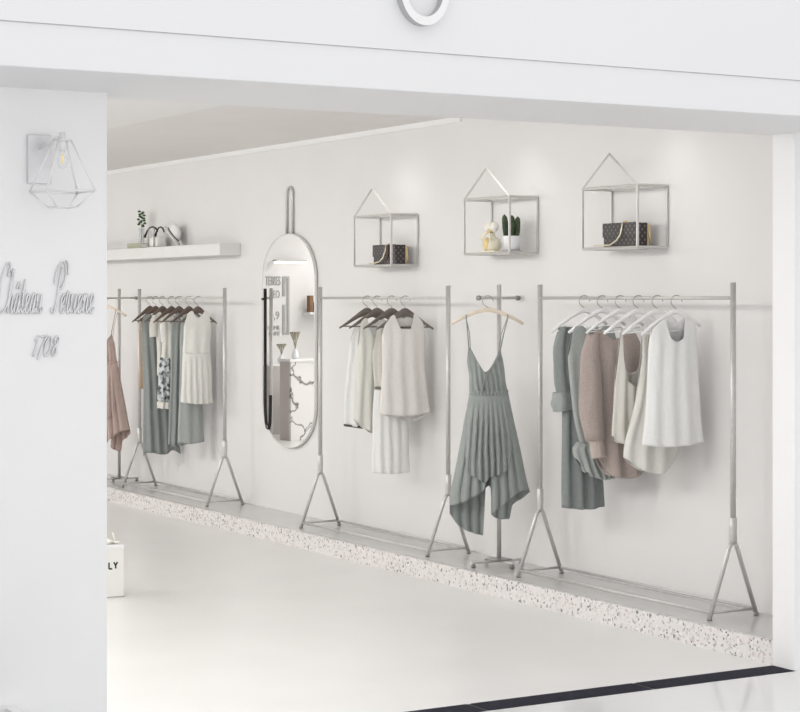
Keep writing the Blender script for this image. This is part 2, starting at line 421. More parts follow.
# ------------------------------------------------------------------ hangers
def hook_bm(zs):
    pts = [(0, 0, zs), (0, 0, zs+.018)] + [(x, 0, z) for x, z in arc(.002, -.016, .029, -PI*.5-.5, -PI*2.02, 18)]
    return tb(pts, .0026, seg=8)
def make_hanger(kind, label, group):
    t = thing('clothes_hanger', label, 'hanger', (0, 0, 0), 0, group)
    obj('hook', hook_bm(-.068), M['chrome'], t)
    if kind == 'white':
        pts = [(-.183, 0, -.178), (-.13, 0, -.136), (-.07, 0, -.096), (-.02, 0, -.069), (0, 0, -.064), (.02, 0, -.069), (.05, 0, -.084), (.095, 0, -.112), (.128, 0, -.138)]
        obj('shoulder_bar', tb(pts, [(.0075, .006), (.009, .006), (.010, .006), (.012, .006), (.013, .006), (.012, .006), (.010, .006), (.009, .006), (.0075, .006)], seg=10, up=(0, 0, 1)), M['whitehang'], t)
        obj('trouser_bar', tb([(-.165, 0, -.172), (.11, 0, -.150)], .003, seg=8), M['whitehang'], t)
    elif kind in ('wood', 'woodb'):
        mm = M[kind]; w = .178 if kind == 'wood' else .140
        bm = bmesh.new()
        xs = [-1, -.75, -.5, -.25, -.1, 0, .1, .25, .5, .75, 1]
        upz = [-.180, -.150, -.116, -.082, -.064, -.060, -.064, -.082, -.116, -.150, -.180]
        thk = [.012, .020, .028, .040, .050, .053, .050, .040, .028, .020, .012]
        ring = []
        for x, z, h in zip(xs, upz, thk):
            ring.append([bm.verts.new((x*w, y, z-dz)) for y, dz in ((-.004, .002), (0, 0), (.004, .002), (.006, h*.5), (.004, h-.002), (0, h), (-.004, h-.002), (-.006, h*.5))])
        for A, B in zip(ring, ring[1:]):
            for k in range(8): bm.faces.new((A[k], A[(k+1) % 8], B[(k+1) % 8], B[k]))
        bm.faces.new(ring[0][::-1]); bm.faces.new(ring[-1])
        obj('shoulder_bar', bm, mm, t)
        obj('trouser_bar', tb([(-w*.86, 0, -.176), (w*.86, 0, -.176)], .004, seg=8), mm, t)
    else:
        pts = [(-.198, 0, -.142), (-.14, 0, -.110), (-.07, 0, -.080), (-.02, 0, -.066), (0, 0, -.064), (.02, 0, -.066), (.07, 0, -.080), (.14, 0, -.110), (.198, 0, -.142)]
        obj('shoulder_bar', tb(pts, [(.008, .007), (.0095, .007), (.011, .007), (.013, .007), (.014, .007), (.013, .007), (.011, .007), (.0095, .007), (.008, .007)], seg=12, up=(0, 0, 1)), M['woodl'], t)
    return t

PHI = .24
ROT = turn(PHI)
AX = [-8.116, -7.959, -7.805, -7.656, -7.503, -7.354]
BXS = [-10.428, -10.301, -10.121, -9.958]
CXS = [-13.9, -13.79, -13.653, -13.48, -13.338, -13.153, -12.99]
def hang_row(kind, xs, labels, group):
    h0 = None
    for x, lb in zip(xs, labels):
        if h0 is None:
            h0 = make_hanger(kind, lb, group); h0.location = (x, RY, HZ); h0.rotation_euler = (0, 0, ROT)
        else: dup(h0, (x, RY, HZ), lb)
hang_row('white', AX, ['white hanger under the dark sage shirt dress, first from the left on the near rack',
    'white hanger with the sleeveless sage ruffle-hem dress, second from left on the near rack',
    'white hanger inside the taupe knit sweater', 'white hanger with the scoop-neck cream camisole beside the taupe sweater',
    'white hanger with the round-hemmed cream tank, second from right on the near rack',
    'white hanger showing in the neck of the frontmost white tank top'], 'white hangers on the near rack')
hang_row('wood', BXS, ['dark wooden hanger of the white blouse, leftmost on the middle rack',
    'dark wooden hanger of the pale green cream blouse, second from left on the middle rack',
    'dark wooden hanger of the belted camisole dress, third on the middle rack',
    'dark wooden hanger showing in the neck of the cream tank top on the middle rack'], 'dark wooden hangers on the middle rack')
hang_row('woodb', CXS, ['dark brown hanger of the tan knit top, leftmost on the far rack',
    'dark brown hanger of the long sleeveless sage dress at the left of the far rack',
    'dark brown hanger of the short-sleeved cream blouse on the far rack',
    'dark brown hanger of the cream dress with printed skirt on the far rack',
    'dark brown hanger of the narrow sage dress in the middle of the far rack',
    'dark brown hanger of the wide grey-sage dress behind the ivory one on the far rack',
    'dark brown hanger of the ivory dress, rightmost on the far rack'], 'brown hangers on the far rack')

# ------------------------------------------------------------------ garments
def garment(name, label, cat, x, group, y=RY, rz=ROT):
    return thing(name, label, cat, (x, y, HZ), rz, group)
GA, GB, GC = 'clothes on the near rack', 'clothes on the middle rack', 'clothes on the far rack'
# draft units (across, down) in metres; a third number shifts the draft sideways
UA = [(.00559, .00515, -3), (.00553, .00508, -3), (.00547, .00501, -3), (.00541, .00495, -3), (.00535, .00488, -3), (.0053, .00481, 0)]
UB = [(.00648, .00619), (.00644, .00613), (.00636, .00605), (.0063, .00598)]
UC = [(.00785, .00774), (.00781, .00769), (.00775, .00763), (.00768, .00755), (.00763, .00749), (.00756, .00741), (.00749, .00733)]

def sym(pts): return [(-s, v) for s, v in reversed(pts) if s > 0] + pts

# near rack, from the left
t = garment('shirt_dress', 'long dark sage shirt dress with a ruffled rolled cuff, leftmost on the near rack', 'dress', AX[0], GA)
obj('body', cloth([(28, -17, 20), (60, -19, 18), (130, -19, 20), (215, -19, 23)], sym([(0, 39), (.25, 35), (.5, 29), (.8, 29), (1, 60)]), [(-1, 211), (0, 213), (1, 211)], UA[0], .045, nf=3, fa=.016, ph=1), M['saged'], t, solid=TH)
s = obj('sleeve', sleeve([(-18, 29), (-21, 52), (-19, 80), (-15, 100)], [.020, .036, .040, .042], UA[0], .12), M['sage'], t, solid=TH)
obj('cuff', sleeve([(-18, 94), (-17, 103), (-16, 113)], [.050, .064, .054], UA[0], .18, ph=2), M['sagel'], s, solid=TH)
t = garment('ruffle_dress', 'sleeveless sage dress with a ruffled hem beside the taupe sweater', 'dress', AX[1], GA)
obj('body', cloth([(30, -29, 18), (55, -31, 19), (110, -26, 19), (148, -19, 20)], sym([(0, 38), (.25, 34), (.5, 28), (.8, 29), (1, 60)]), [(-1, 148), (0, 152), (1, 148)], UA[1], .045, nf=3, fa=.012, ph=2), M['sagel'], t, solid=TH)
obj('ruffle', cloth([(144, -21, 20), (152, -26, 22), (165, -23, 23), (183, -15, 22)], [(-1, 145), (0, 148), (1, 145)], [(-1, 160), (-.7, 176), (-.2, 183), (.4, 182), (1, 178)], UA[1], .05, nf=7, fa=.016, lift=6, ph=.5, dtop=.042), M['sagel'], t, solid=TH)
t = garment('knit_sweater', 'taupe knit sweater with a loose long sleeve in the middle of the near rack', 'sweater', AX[2], GA)
obj('body', cloth([(30, -26, 21), (60, -25, 25), (150, -24, 30), (182, -22, 30)], [(-1, 48), (-.85, 35), (-.65, 32), (-.5, 34), (-.1, 42), (.25, 40), (.5, 35), (.8, 34), (1, 48)], [(-1, 156), (-.75, 168), (-.4, 180), (.2, 182), (.7, 178), (1, 170)], UA[2], .05, nf=2.5, fa=.014, ph=.8), M['taupe'], t, solid=.004)
s = obj('sleeve', sleeve([(-25, 36, -.01), (-29, 62, -.03), (-29, 105, -.035), (-24, 142, -.035)], [.028, .050, .060, .048], UA[2], .07), M['taupe'], t, solid=.004)
obj('cuff', sleeve([(-24, 138, -.035), (-23, 146, -.035), (-21, 160, -.035)], [.042, .036, .036], UA[2], .05), M['taupel'], s, solid=.004)
STR = [(-.95, 60), (-.9, 30), (-.84, 30)]
t = garment('camisole', 'cream scoop-neck camisole next to the taupe sweater', 'top', AX[3], GA)
obj('body', cloth([(26, -15, 15), (60, -18, 16), (92, -21, 18), (148, -23, 22)], [(-1, 94), (-.95, 60), (-.9, 30), (-.83, 30), (-.70, 62), (-.35, 84), (0, 89), (.4, 82), (.70, 60), (.83, 28), (.9, 28), (.95, 60), (1, 92)], [(-1, 138), (-.7, 146), (0, 148), (1, 147)], UA[3], .035, nf=4, fa=.011, ph=.3,
    topb=[(-1, 94), (-.95, 60), (-.9, 30), (-.83, 30), (-.6, 66), (0, 76), (.6, 66), (.83, 28), (.9, 28), (.95, 60), (1, 92)]), M['creamd'], t, solid=TH)
t = garment('tank_top', 'cream tank top with deep neck and rounded hem, behind the white tank', 'top', AX[4], GA)
obj('body', cloth([(26, -13, 16), (70, -14, 18), (104, -18, 20), (160, -30, 25), (176, -28, 23)], [(-1, 104), (-.96, 60), (-.91, 30), (-.83, 30), (-.66, 75), (-.35, 102), (0, 108), (.3, 104), (.65, 75), (.83, 28), (.9, 28), (.95, 60), (1, 104)], [(-1, 160), (-.7, 168), (-.3, 175), (.2, 177), (.6, 172), (.85, 158), (1, 150)], UA[4], .042, nf=3, fa=.014, ph=1.6,
    topb=[(-1, 104), (-.96, 60), (-.91, 30), (-.83, 30), (-.5, 80), (0, 92), (.5, 80), (.83, 28), (.9, 28), (.95, 60), (1, 104)]), M['cream'], t, solid=TH)
t = garment('tank_top', 'plain white straight-hemmed tank top, frontmost on the near rack', 'top', AX[5], GA)
obj('body', cloth([(24, -24, 20), (50, -27, 21), (90, -29, 23), (150, -33, 28)], [(-1, 40), (-.95, 31), (-.8, 27), (-.42, 21), (-.36, 26), (-.2, 41), (.05, 44), (.3, 41), (.44, 26), (.5, 19), (.8, 22), (.95, 26), (1, 36)], [(-1, 148), (-.3, 150), (.4, 149), (1, 146)], UA[5], .038, nf=3.2, fa=.009, ph=0,
    topb=[(-1, 40), (-.95, 31), (-.8, 27), (-.42, 21), (0, 27), (.5, 19), (.8, 22), (.95, 26), (1, 36)]), M['whitef'], t, solid=TH)

# middle rack
t = garment('blouse', 'white long blouse with a dark hem, leftmost on the middle rack', 'blouse', BXS[0], GB)
obj('body', cloth([(24, -14, 16), (45, -17, 18), (100, -22, 18), (132, -23, 18)], sym([(0, 36), (.3, 28), (.5, 21), (.8, 25), (1, 46)]), [(-1, 128), (0, 131), (1, 135)], UB[0], .04, nf=3, fa=.012, ph=2.4), M['whitef'], t, solid=TH)
obj('hem_tape', cloth([(120, -22.8, 18.2), (136, -23.2, 18.2)], [(-1, 126.6), (0, 129.6), (1, 133.6)], [(-1, 129), (0, 132), (1, 136)], UB[0], .042, nf=3, fa=.012, ph=2.4, lift=.5, nr=2, dtop=.04), M['darkhem'], t, solid=TH)
t = garment('blouse', 'pale green cream wrap blouse with a slanting hem, behind the camisole dress', 'blouse', BXS[1], GB)
obj('body', cloth([(22, -19, 12), (50, -19, 13), (100, -22, 13), (138, -24, 11)], sym([(0, 40), (.3, 29), (.45, 20), (.8, 24), (1, 50)]), [(-1, 122), (-.5, 130), (0, 136), (1, 141)], UB[1], .04, nf=3, fa=.012, ph=.4), M['palegreen'], t, solid=TH)
t = garment('camisole_dress', 'camisole dress with a belt and long pale skirt behind the cream tank top', 'dress', BXS[2], GB)
obj('bodice', cloth([(22, -15, 15), (60, -19, 17), (92, -16, 15)], [(-1, 54), (-.93, 40), (-.88, 22), (-.80, 22), (-.6, 38), (0, 52), (.6, 38), (.80, 22), (.88, 22), (.93, 40), (1, 54)], [(-1, 91), (0, 92), (1, 91)], UB[2], .035, nf=4, fa=.008, ph=.2), M['creamd'], t, solid=TH)
obj('belt', cloth([(88, -16.6, 15.6), (94, -16.6, 15.6)], [(-1, 89), (0, 90), (1, 89)], [(-1, 92), (0, 93), (1, 92)], UB[2], .038, nf=4, fa=.002, lift=.5, nr=3, dtop=.037), M['wood'], t, solid=TH)
obj('skirt', cloth([(91, -17, 15), (130, -19, 17), (180, -19, 18)], [(-1, 92), (0, 93), (1, 92)], [(-1, 176), (0, 177), (1, 176)], UB[2], .042, nf=4, fa=.008, lift=14, ph=.9, dtop=.034), M['whitef'], t, solid=TH)
t = garment('tank_top', 'warm cream sleeveless top, frontmost on the middle rack', 'top', BXS[3], GB)
obj('body', cloth([(18, -21, 19), (42, -23, 20), (60, -23, 20), (122, -25, 26)], [(-1, 40), (-.94, 28), (-.8, 23), (-.5, 17), (-.40, 21), (-.15, 31), (.25, 31), (.42, 22), (.5, 15), (.78, 21), (.94, 26), (1, 38)], [(-1, 117), (-.3, 119), (.5, 118), (1, 116)], UB[3], .04, nf=3, fa=.009, ph=.7,
    topb=[(-1, 40), (-.94, 28), (-.8, 23), (-.5, 17), (0, 20), (.5, 15), (.78, 21), (.94, 26), (1, 38)], hemb=[(-1, 117), (-.4, 121), (.3, 125), (.7, 122), (1, 115)]), M['blush'], t, solid=TH)

# far rack
t = garment('sweater', 'tan knit top with a cream edge at the left end of the far rack', 'top', CXS[0], GC)
obj('body', cloth([(22, -10, 10), (40, -11, 10), (92, -11, 10)], sym([(0, 26), (.4, 17), (.8, 20), (1, 34)]), [(-1, 91), (0, 92), (1, 92)], UC[0], .04, nf=2, fa=.008), M['tan'], t, solid=TH)
u, v = UC[0]
obj('edging', tb([(-9*u, -.02, -30*v), (-6*u, -.036, -38*v), (-4.5*u, -.042, -50*v), (-4*u, -.044, -70*v), (-4*u, -.045, -91*v)], .006, seg=8), M['cream'], t)
t = garment('long_dress', 'long sleeveless sage dress reaching lowest on the far rack', 'dress', CXS[1], GC)
obj('body', cloth([(18, -15, 14), (45, -14, 15), (100, -12, 19), (160, -12, 25)], sym([(0, 24), (.35, 16), (.8, 19), (1, 36)]), [(-1, 159), (-.8, 156), (.1, 158), (.6, 154), (1, 158)], UC[1], .045, nf=4, fa=.016, ph=1.1), M['sage'], t, solid=TH)
t = garment('blouse', 'cream blouse with a short puffed sleeve, third from left on the far rack', 'blouse', CXS[2], GC)
obj('body', cloth([(16, -9, 13), (40, -6, 13), (80, -5, 12)], sym([(0, 22), (.4, 14), (.8, 17), (1, 34)]), [(-1, 78), (0, 80), (1, 79)], UC[2], .035, nf=3, fa=.008), M['cream'], t, solid=TH)
obj('sleeve', sleeve([(-8, 17), (-8.5, 28), (-8, 39)], [.020, .036, .034], UC[2], .08), M['cream'], t, solid=TH)
t = garment('print_dress', 'cream dress with a dark printed skirt in the middle of the far rack', 'dress', CXS[3], GC)
obj('bodice', cloth([(18, -10, 11), (40, -9, 11), (62, -10, 11)], sym([(0, 26), (.4, 16), (.8, 19), (1, 36)]), [(-1, 61), (0, 62), (1, 61)], UC[3], .035, nf=3, fa=.008), M['cream'], t, solid=TH)
obj('sleeve', sleeve([(-8, 20), (-7, 32), (-6, 44)], [.018, .034, .030], UC[3], .08), M['creamw'], t, solid=TH)
sk = obj('skirt', cloth([(58, -11, 9), (80, -13, 9), (106, -14, 9)], [(-1, 60), (0, 60), (1, 60)], [(-1, 104), (0, 105), (1, 104)], UC[3], .042, nf=4, fa=.009, lift=12, dtop=.034), M['floral'], t, solid=TH)
obj('hem_band', cloth([(103, -14, 9), (113, -14.5, 9)], [(-1, 104), (0, 105), (1, 104)], [(-1, 111), (0, 112), (1, 111)], UC[3], .043, nf=4, fa=.009, lift=1, nr=6, dtop=.042), M['cream'], sk, solid=TH)
t = garment('long_dress', 'narrow mid sage long dress beside the printed skirt on the far rack', 'dress', CXS[4], GC)
obj('body', cloth([(16, -6, 12), (40, -8, 11), (100, -9, 9), (150, -11, 9)], sym([(0, 24), (.4, 15), (.8, 18), (1, 38)]), [(-1, 148), (0, 149), (1, 147)], UC[4], .042, nf=3, fa=.012, ph=2), M['sage'], t, solid=TH)
t = garment('long_dress', 'wide grey-sage dress hanging behind the ivory dress on the far rack', 'dress', CXS[5], GC)
obj('body', cloth([(18, -9, 12), (60, -9, 13), (105, -10, 14), (148, -11, 15)], sym([(0, 24), (.4, 16), (.8, 19), (1, 38)]), [(-1, 146), (0, 147), (1, 145)], UC[5], .042, nf=2, fa=.008, ph=.5), M['sagel'], t, solid=TH)
t = garment('gathered_dress', 'ivory sleeveless dress with a gathered skirt, frontmost on the far rack', 'dress', CXS[6], GC)
obj('bodice', cloth([(14, -12, 13), (30, -14, 13), (56, -15, 12)], sym([(0, 20), (.3, 17), (.5, 13), (.85, 16), (1, 30)]), [(-1, 55), (0, 56), (1, 55)], UC[6], .04, nf=2, fa=.006), M['creamw'], t, solid=TH)
obj('skirt', cloth([(54, -15, 12), (75, -16, 13.5), (106, -17, 14.5)], [(-1, 55), (0, 55.5), (1, 55)], [(-1, 105), (0, 107), (1, 106)], UC[6], .048, nf=5, fa=.013, lift=14, ph=.7, dtop=.04), M['creamw'], t, solid=TH)

# slip dresses on the single-pole stands
UD = .00556
def slip(label, x, y0, mm, rz, lab2):
    hg = make_hanger('beech', lab2, 'pale wooden hangers on the stands'); hg.location = (x, y0, HZ); hg.rotation_euler = (0, 0, rz)
    t = thing('slip_dress', label, 'dress', (x, y0, HZ), rz, 'slip dresses on the stands')
    obj('bodice', cloth([(46, -20, 13), (60, -20, 15), (80, -18, 18), (94, -17, 20)], [(-1, 62), (-.97, 54), (-.9, 49), (-.82, 50), (-.05, 73), (.12, 71), (.78, 55), (.88, 52), (.96, 55), (1, 62)], [(-1, 93), (0, 94), (1, 93)], UD, .050, nf=7, fa=.008, lift=26, ph=.3, dtop=.012, topb=[(-1, 62), (-.9, 68), (0, 80), (.9, 68), (1, 62)]), mm, t, solid=TH)
    obj('wrap_seam', tb([(13*UD, -.022, -54*UD), (8*UD, -.043, -62*UD), (1*UD, -.054, -72*UD), (-4*UD, -.058, -82*UD), (-6*UD, -.058, -93*UD)], .004, seg=8), mm, t)
    obj('waistband', cloth([(90, -17.5, 20.5), (98, -17.8, 20.8)], [(-1, 91), (0, 91.5), (1, 91)], [(-1, 96), (0, 96.5), (1, 96)], UD, .053, nf=11, fa=.005, lift=.5, nr=5, dtop=.052, drape=1), mm, t, solid=TH)
    hemF = [(-1, 206), (-.9, 205), (-.3, 193), (-.17, 188), (-.13, 178), (-.05, 174), (.0, 178), (.03, 212), (.15, 209), (.82, 191), (1, 190)]
    hemB = [(-1, 214), (-.8, 227), (-.5, 234), (-.16, 237), (-.12, 190), (-.03, 188), (.02, 190), (.05, 216), (.3, 221), (.52, 221), (.57, 207), (.8, 200), (1, 193)]
    obj('skirt', cloth([(94, -17.5, 20.5), (130, -24, 28), (175, -33, 38), (200, -37, 43), (216, -37, 42), (238, -33, 36)], [(-1, 95), (0, 95.5), (1, 95)], hemF, UD, .070, hemb=hemB, nf=8, fa=.016, lift=34, ph=.5, dtop=.051, cols=120, nr=50, sharp=1, drape=.55), mm, t, solid=TH)
    obj('overlay', cloth([(95, -17, 20), (130, -24, 27), (176, -28, 31)], [(-1, 95.5), (0, 96), (1, 95.5)], [(-1, 140), (-.82, 160), (-.7, 174), (-.45, 177), (-.2, 182), (0, 177), (.35, 174), (.6, 170), (.72, 160), (1, 130)], UD, .086, nf=9, fa=.022, lift=40, ph=.2, dtop=.055, cols=90, nr=40, sharp=1, drape=.5, hemb=[(-1, 100), (0, 101), (1, 100)]), mm, t, solid=TH)
    for xs, xe, ds, de in ((-21, -18.5, 17, 51), (20, 12, 17, 55)):
        for k, y in ((0, -.014), (1, .03)):
            obj('strap', tb([(xs*UD, -.016 if k == 0 else .016, -(ds-.6)*UD), (xs*UD, -.016 if k == 0 else .018, -(ds+3)*UD), ((xs*.5+xe*.5-k*2*(1 if xe > 0 else -1))*UD, y*.9, -((ds+de)/2)*UD), ((xe-k*3*(1 if xe > 0 else -1))*UD, y, -(de+(0 if k == 0 else 14))*UD)], (.0035 if k == 0 else .0025), seg=8), mm, t)
    return t
slip('long sage slip dress with a pointed uneven hem on its own stand', SDX+.05, SYY-.11, M['slip'], turn(.52), 'pale wooden hanger carrying the long sage slip dress')
slip('dusty pink slip dress partly hidden behind the white pier', SEX+.07, SYY-.155, M['pink'], turn(.9), 'pale wooden hanger carrying the dusty pink dress')

# ------------------------------------------------------------------ house-shaped wall shelves
def make_house(label):
    t = thing('house_shelf', label, 'wall shelf', (0, 0, 0), 0, 'house-shaped wire wall shelves'); m = M['nickel']
    w, d, h, ap, r = .235, .195, .312, .482, .0065
    def bar(n, a, b): obj(n, tb([a, b], r*1.15, seg=4, up=(.7, .7, .02) if abs(a[2]-b[2]) > .1 else (0, .3, 1)), m, t, smooth=False)
    for x in (-w, w):
        bar('post', (x, -d, 0), (x, -d, h)); bar('post', (x, -.008, 0), (x, -.008, h))
        bar('side_bar', (x, -d, 0), (x, -.008, 0)); bar('side_bar', (x, -d, h), (x, -.008, h))
    for y in (-d, -.008):
        bar('cross_bar', (-w, y, 0), (w, y, 0)); bar('cross_bar', (-w, y, h), (w, y, h))
    obj('gable', tb([(-w, -d, h), (0, -d, ap), (w, -d, h)], r*1.15, seg=4, up=(.1, 1, 0)), m, t, smooth=False)
    obj('shelf_board', bx(-w, w, -d, -.004, -.002, .006), M['white'], t, smooth=False)
    return t
HS = [(-7.915, 1.856), (-9.075, 1.852), (-10.385, 1.802)]
h3 = make_house('house-shaped wire shelf nearest the opening, holding a dark handbag with a long gold chain')
h3.location = (HS[0][0], WY, HS[0][1])
dup(h3, (HS[1][0], WY, HS[1][1]), 'middle house-shaped wire shelf holding the cactus pot')
dup(h3, (HS[2][0], WY, HS[2][1]), 'house-shaped wire shelf nearest the oval mirror, with a small dark handbag')

def make_bag(label, strap):
    t = thing('handbag', label, 'handbag', (0, 0, 0), 0, 'dark patterned handbags')
    obj('body', bx(-.14, .14, -.038, .038, .001, .122), M['mono'], t, smooth=False, bevel=.006)
    obj('flap', bx(-.141, .141, -.044, -.036, .05, .124), M['mono'], t, smooth=False, bevel=.003)
    obj('side_trim', bx(.139, .144, .031, .037, .004, .12), M['gold'], t, smooth=False, bevel=.002)
    obj('clasp', ball(bmesh.new(), (.0, -.0, .128), .010, (1.8, .8, .8)), M['gold'], t)
    obj('tassel', tb([(.150, .034, .112), (.153, .036, .085), (.154, .038, .05), (.153, .038, .02)], [.003, .004, .005, .005], seg=8), M['gold'], t)
    pts = [(.035, -.046, .122), (.034, -.05, .095), (.025, -.052, .062), (-.005, -.056, .032), (-.05, -.066, .009), (-.11, -.078, .010), (-.16, -.082, .010)] if strap == 'long' else \
          [(.035, -.046, .122), (.032, -.05, .085), (.01, -.053, .045), (-.03, -.057, .018), (-.08, -.066, .009), (-.13, -.072, .010)]
    ch = obj('chain', tb(pts, .0042, seg=8), M['palegold'], t)
    if strap != 'long': obj('strap', tb([(.055, -.046, .123), (.06, -.049, .09), (.052, -.05, .05), (.045, -.05, .03)], [(.003, .011)]*4, seg=8, up=(0, -1, 0)), M['brown'], t)
    return t
b = make_bag('dark patterned handbag with a long gold chain on the nearest house shelf', 'long'); b.location = (-7.905, 5.95, HS[0][1]+.006)
b = make_bag('dark patterned handbag with a brown strap on the house shelf nearest the mirror', 'short'); b.location = (-10.335, 5.95, HS[2][1]+.006)

# cactus pot and cream ornament on the middle shelf
t = thing('potted_cactus', 'white pot of dark green columnar cacti on the middle house shelf', 'plant', (-8.945, 5.94, HS[1][1]+.006))
obj('saucer', lathe(bmesh.new(), [(.050, 0), (.056, .003), (.056, .010), (.048, .012)]), M['saucer'], t)
obj('pot', lathe(bmesh.new(), [(.040, .012), (.046, .014), (.052, .085), (.052, .09), (.047, .09), (.046, .078)]), M['pot'], t)
obj('gravel', lathe(bmesh.new(), [(.046, .072), (.046, .080), (.001, .083)]), M['soil'], t)
for x, y, h, r, lx in ((-.036, -.012, .135, .012, -.022), (-.014, .012, .098, .011, .006), (.012, -.014, .128, .013, .010), (.036, .008, .120, .012, .012), (.030, -.026, .085, .009, .022), (-.026, -.026, .06, .009, .006)):
    bm = bmesh.new(); rings = []
    for j in range(11):
        q = j/10; rr = r*(.8+.5*sin(PI*min(1, q*1.05))**.5)*(1 if q < .9 else (1-q)/.1*.8+.15)
        rings.append([bm.verts.new((x+lx*q+rr*(1+.16*cos(8*a))*cos(a), y+rr*(1+.16*cos(8*a))*sin(a), .078+h*q)) for a in [2*PI*k/32 for k in range(32)]])
    for A, B in zip(rings, rings[1:]):
        for k in range(32): bm.faces.new((A[k], A[(k+1) % 32], B[(k+1) % 32], B[k]))
    bm.faces.new(rings[-1]); obj('stem', bm, M['cactus'], t)
t = thing('ornament', 'cream and honey-gold ornament with a white bow on top, left of the cactus pot', 'ornament', (-9.135, 5.93, HS[1][1]+.006))
obj('base', bx(-.07, .07, -.038, .038, 0, .010), M['creamglaze'], t, smooth=False, bevel=.003)
obj('jar', lathe(bmesh.new(), [(.036, .010), (.046, .018), (.050, .045), (.040, .070), (.018, .088), (.015, .100), (.018, .104)]), M['creamglaze'], t)
obj('front_panel', ball(bmesh.new(), (.006, -.036, .045), .022, (1, .75, 1.6)), M['honey'], t)
for s in (-1, 1):
    obj('bow_loop', ball(bmesh.new(), (s*.026, -.004, .135), .030, (1, .7, .95)), M['petal'], t)
    obj('ribbon_tail', tb([(0, -.012, .112), (s*.022, -.03, .10), (s*.036, -.036, .085), (s*.046, -.036, .066)], [.008, .008, .009, .010], seg=8, flat=.5), M['creamglaze'], t)
obj('bow_knot', ball(bmesh.new(), (0, -.010, .112), .014), M['honey'], t)
t.scale = (1.15, 1.1, 1.08)

# ------------------------------------------------------------------ oval mirror
MX, MZ0, MZ1, MR = -11.885, .552, 2.052, .408
t = thing('wall_mirror', 'tall pill-shaped mirror hanging from a metal loop on the white wall', 'mirror', (MX, WY, MZ0))
def pill(r, zlo, zhi, n=28):
    k = .76
    return [(x, zhi-r*k+z*k) for x, z in arc(0, 0, r, 0, PI, n)] + [(x, zlo+r*k+z*k) for x, z in arc(0, 0, r, PI, 2*PI, n)]
HH = MZ1-MZ0
o = obj('frame', tube(bmesh.new(), [(x, -.016, z) for x, z in pill(MR-.006, .006, HH-.006)], [(.014, .0045)]*58, seg=8, closed=True, up=(0, 1, 0)), M['paleframe'], t)
bm = bmesh.new(); ps = pill(MR-.008, .008, HH-.008)
A = [bm.verts.new((x, -.024, z)) for x, z in ps]; B = [bm.verts.new((x, -.004, z)) for x, z in ps]
bm.faces.new(A); bm.faces.new(B[::-1])
for k in range(len(A)): bm.faces.new((A[k], B[k], B[(k+1) % len(A)], A[(k+1) % len(A)]))
obj('glass', bm, M['mirror'], t, smooth=False)
lp = [(-.045, -.012, HH-.01), (-.045, -.012, HH+.27)] + [(x, -.012, z) for x, z in arc(0, HH+.275, .045, PI, 0, 12)] + [(.045, -.012, HH+.27), (.045, -.012, HH-.01)]
obj('hanging_loop', tb(lp, .0095, seg=10), M['nickel'], t)
rl = obj('black_rail', tb([(-.358, -.0305, 1.115), (-.358, -.0305, .33), (-.356, -.0305, .235), (-.345, -.0305, .170), (-.325, -.0305, .125), (-.300, -.0305, .118), (-.282, -.0305, .16), (-.276, -.0305, .25), (-.272, -.0305, .36)], 0.0058, seg=12), M['black'], t)
rl['label'] = 'black J-shaped rail along the left edge of the mirror'
for z in (1.04,):
    obj('rail_bracket', tb([(-.395, -.030, z), (-.358, -.032, z)], .008, seg=8), M['black'], rl)

# ------------------------------------------------------------------ floating shelf and what stands on it
sh = obj('floating_shelf', bx(-16.2, -12.70, 5.88, WY, 1.912, 2.0), M['wall'], smooth=False, bevel=.004)
tag(sh, 'long white floating wall shelf above the far clothes rack', 'shelf')
sh_z = 2.0
gb = thing('book', 'thick pale green book lying flat under the glass vase on the wall shelf', 'book', (-14.40, 5.96, sh_z))
obj('cover', bx(-.13, .13, -.055, .055, 0, .042), M['sagebox'], gb, smooth=False, bevel=.003)
obj('pages', bx(-.128, .1315, -.05, .05, .006, .036), M['creamw'], gb, smooth=False)
t = thing('glass_vase', 'slim clear glass vase with a green sprig on the wall shelf', 'vase', (-14.36, 5.96, sh_z+.042))
obj('vessel', lathe(bmesh.new(), [(.020, 0), (.024, .003), (.024, .12), (.021, .12), (.021, .008)]), M['glass'], t)
obj('stem', tb([(0, 0, .012), (.004, 0, .12), (.002, .004, .19), (.010, .0, .25)], .0022, seg=6), M['leaf'], t)
bm = bmesh.new()
for i in range(16):
    z = .135+.008*i; a = i*2.4; r = .026 if i < 9 else .020
    c = Vector((.003+r*cos(a), r*sin(a), z))
    ball(bm, c, .017, (1, .8, .55), 8, 6)
lf = obj('foliage', bm, M['leaf'], t)
t = thing('tote_bag', 'white tote with black curved handles between the vase and the hat', 'bag', (-14.03, 5.96, sh_z))
obj('body', bx(-.09, .09, -.045, .045, 0, .085), M['paper'], t, smooth=False, bevel=.02)
for y, sx_ in ((-.05, .78), (.02, .55)):
    obj('handle', tb([(-.17*sx_, y-.004, .085), (-.12*sx_, y, .13), (-.05*sx_, y, .157), (.03*sx_, y, .162), (.10*sx_, y, .15), (.15*sx_, y, .12)], [.011, .007, .006, .006, .007, .006], seg=8), M['black'], t)
for x in (-.05, .06):
    obj('strap', tb([(x, -.05, .155), (x-.012, -.052, .11), (x-.016, -.052, .05), (x-.016, -.052, .004)], [(.004, .007)]*4, seg=8, up=(0, 1, 0)), M['saucer'], t)
t = thing('sun_hat', 'white round hat with a dark brown band leaning on the wall shelf', 'hat', (-13.74, 5.965, sh_z+.058), 0)
crown = bmesh.new(); lathe(crown, [(.105, 0), (.104, .03), (.098, .07), (.080, .105), (.045, .125), (.002, .130)], 32)
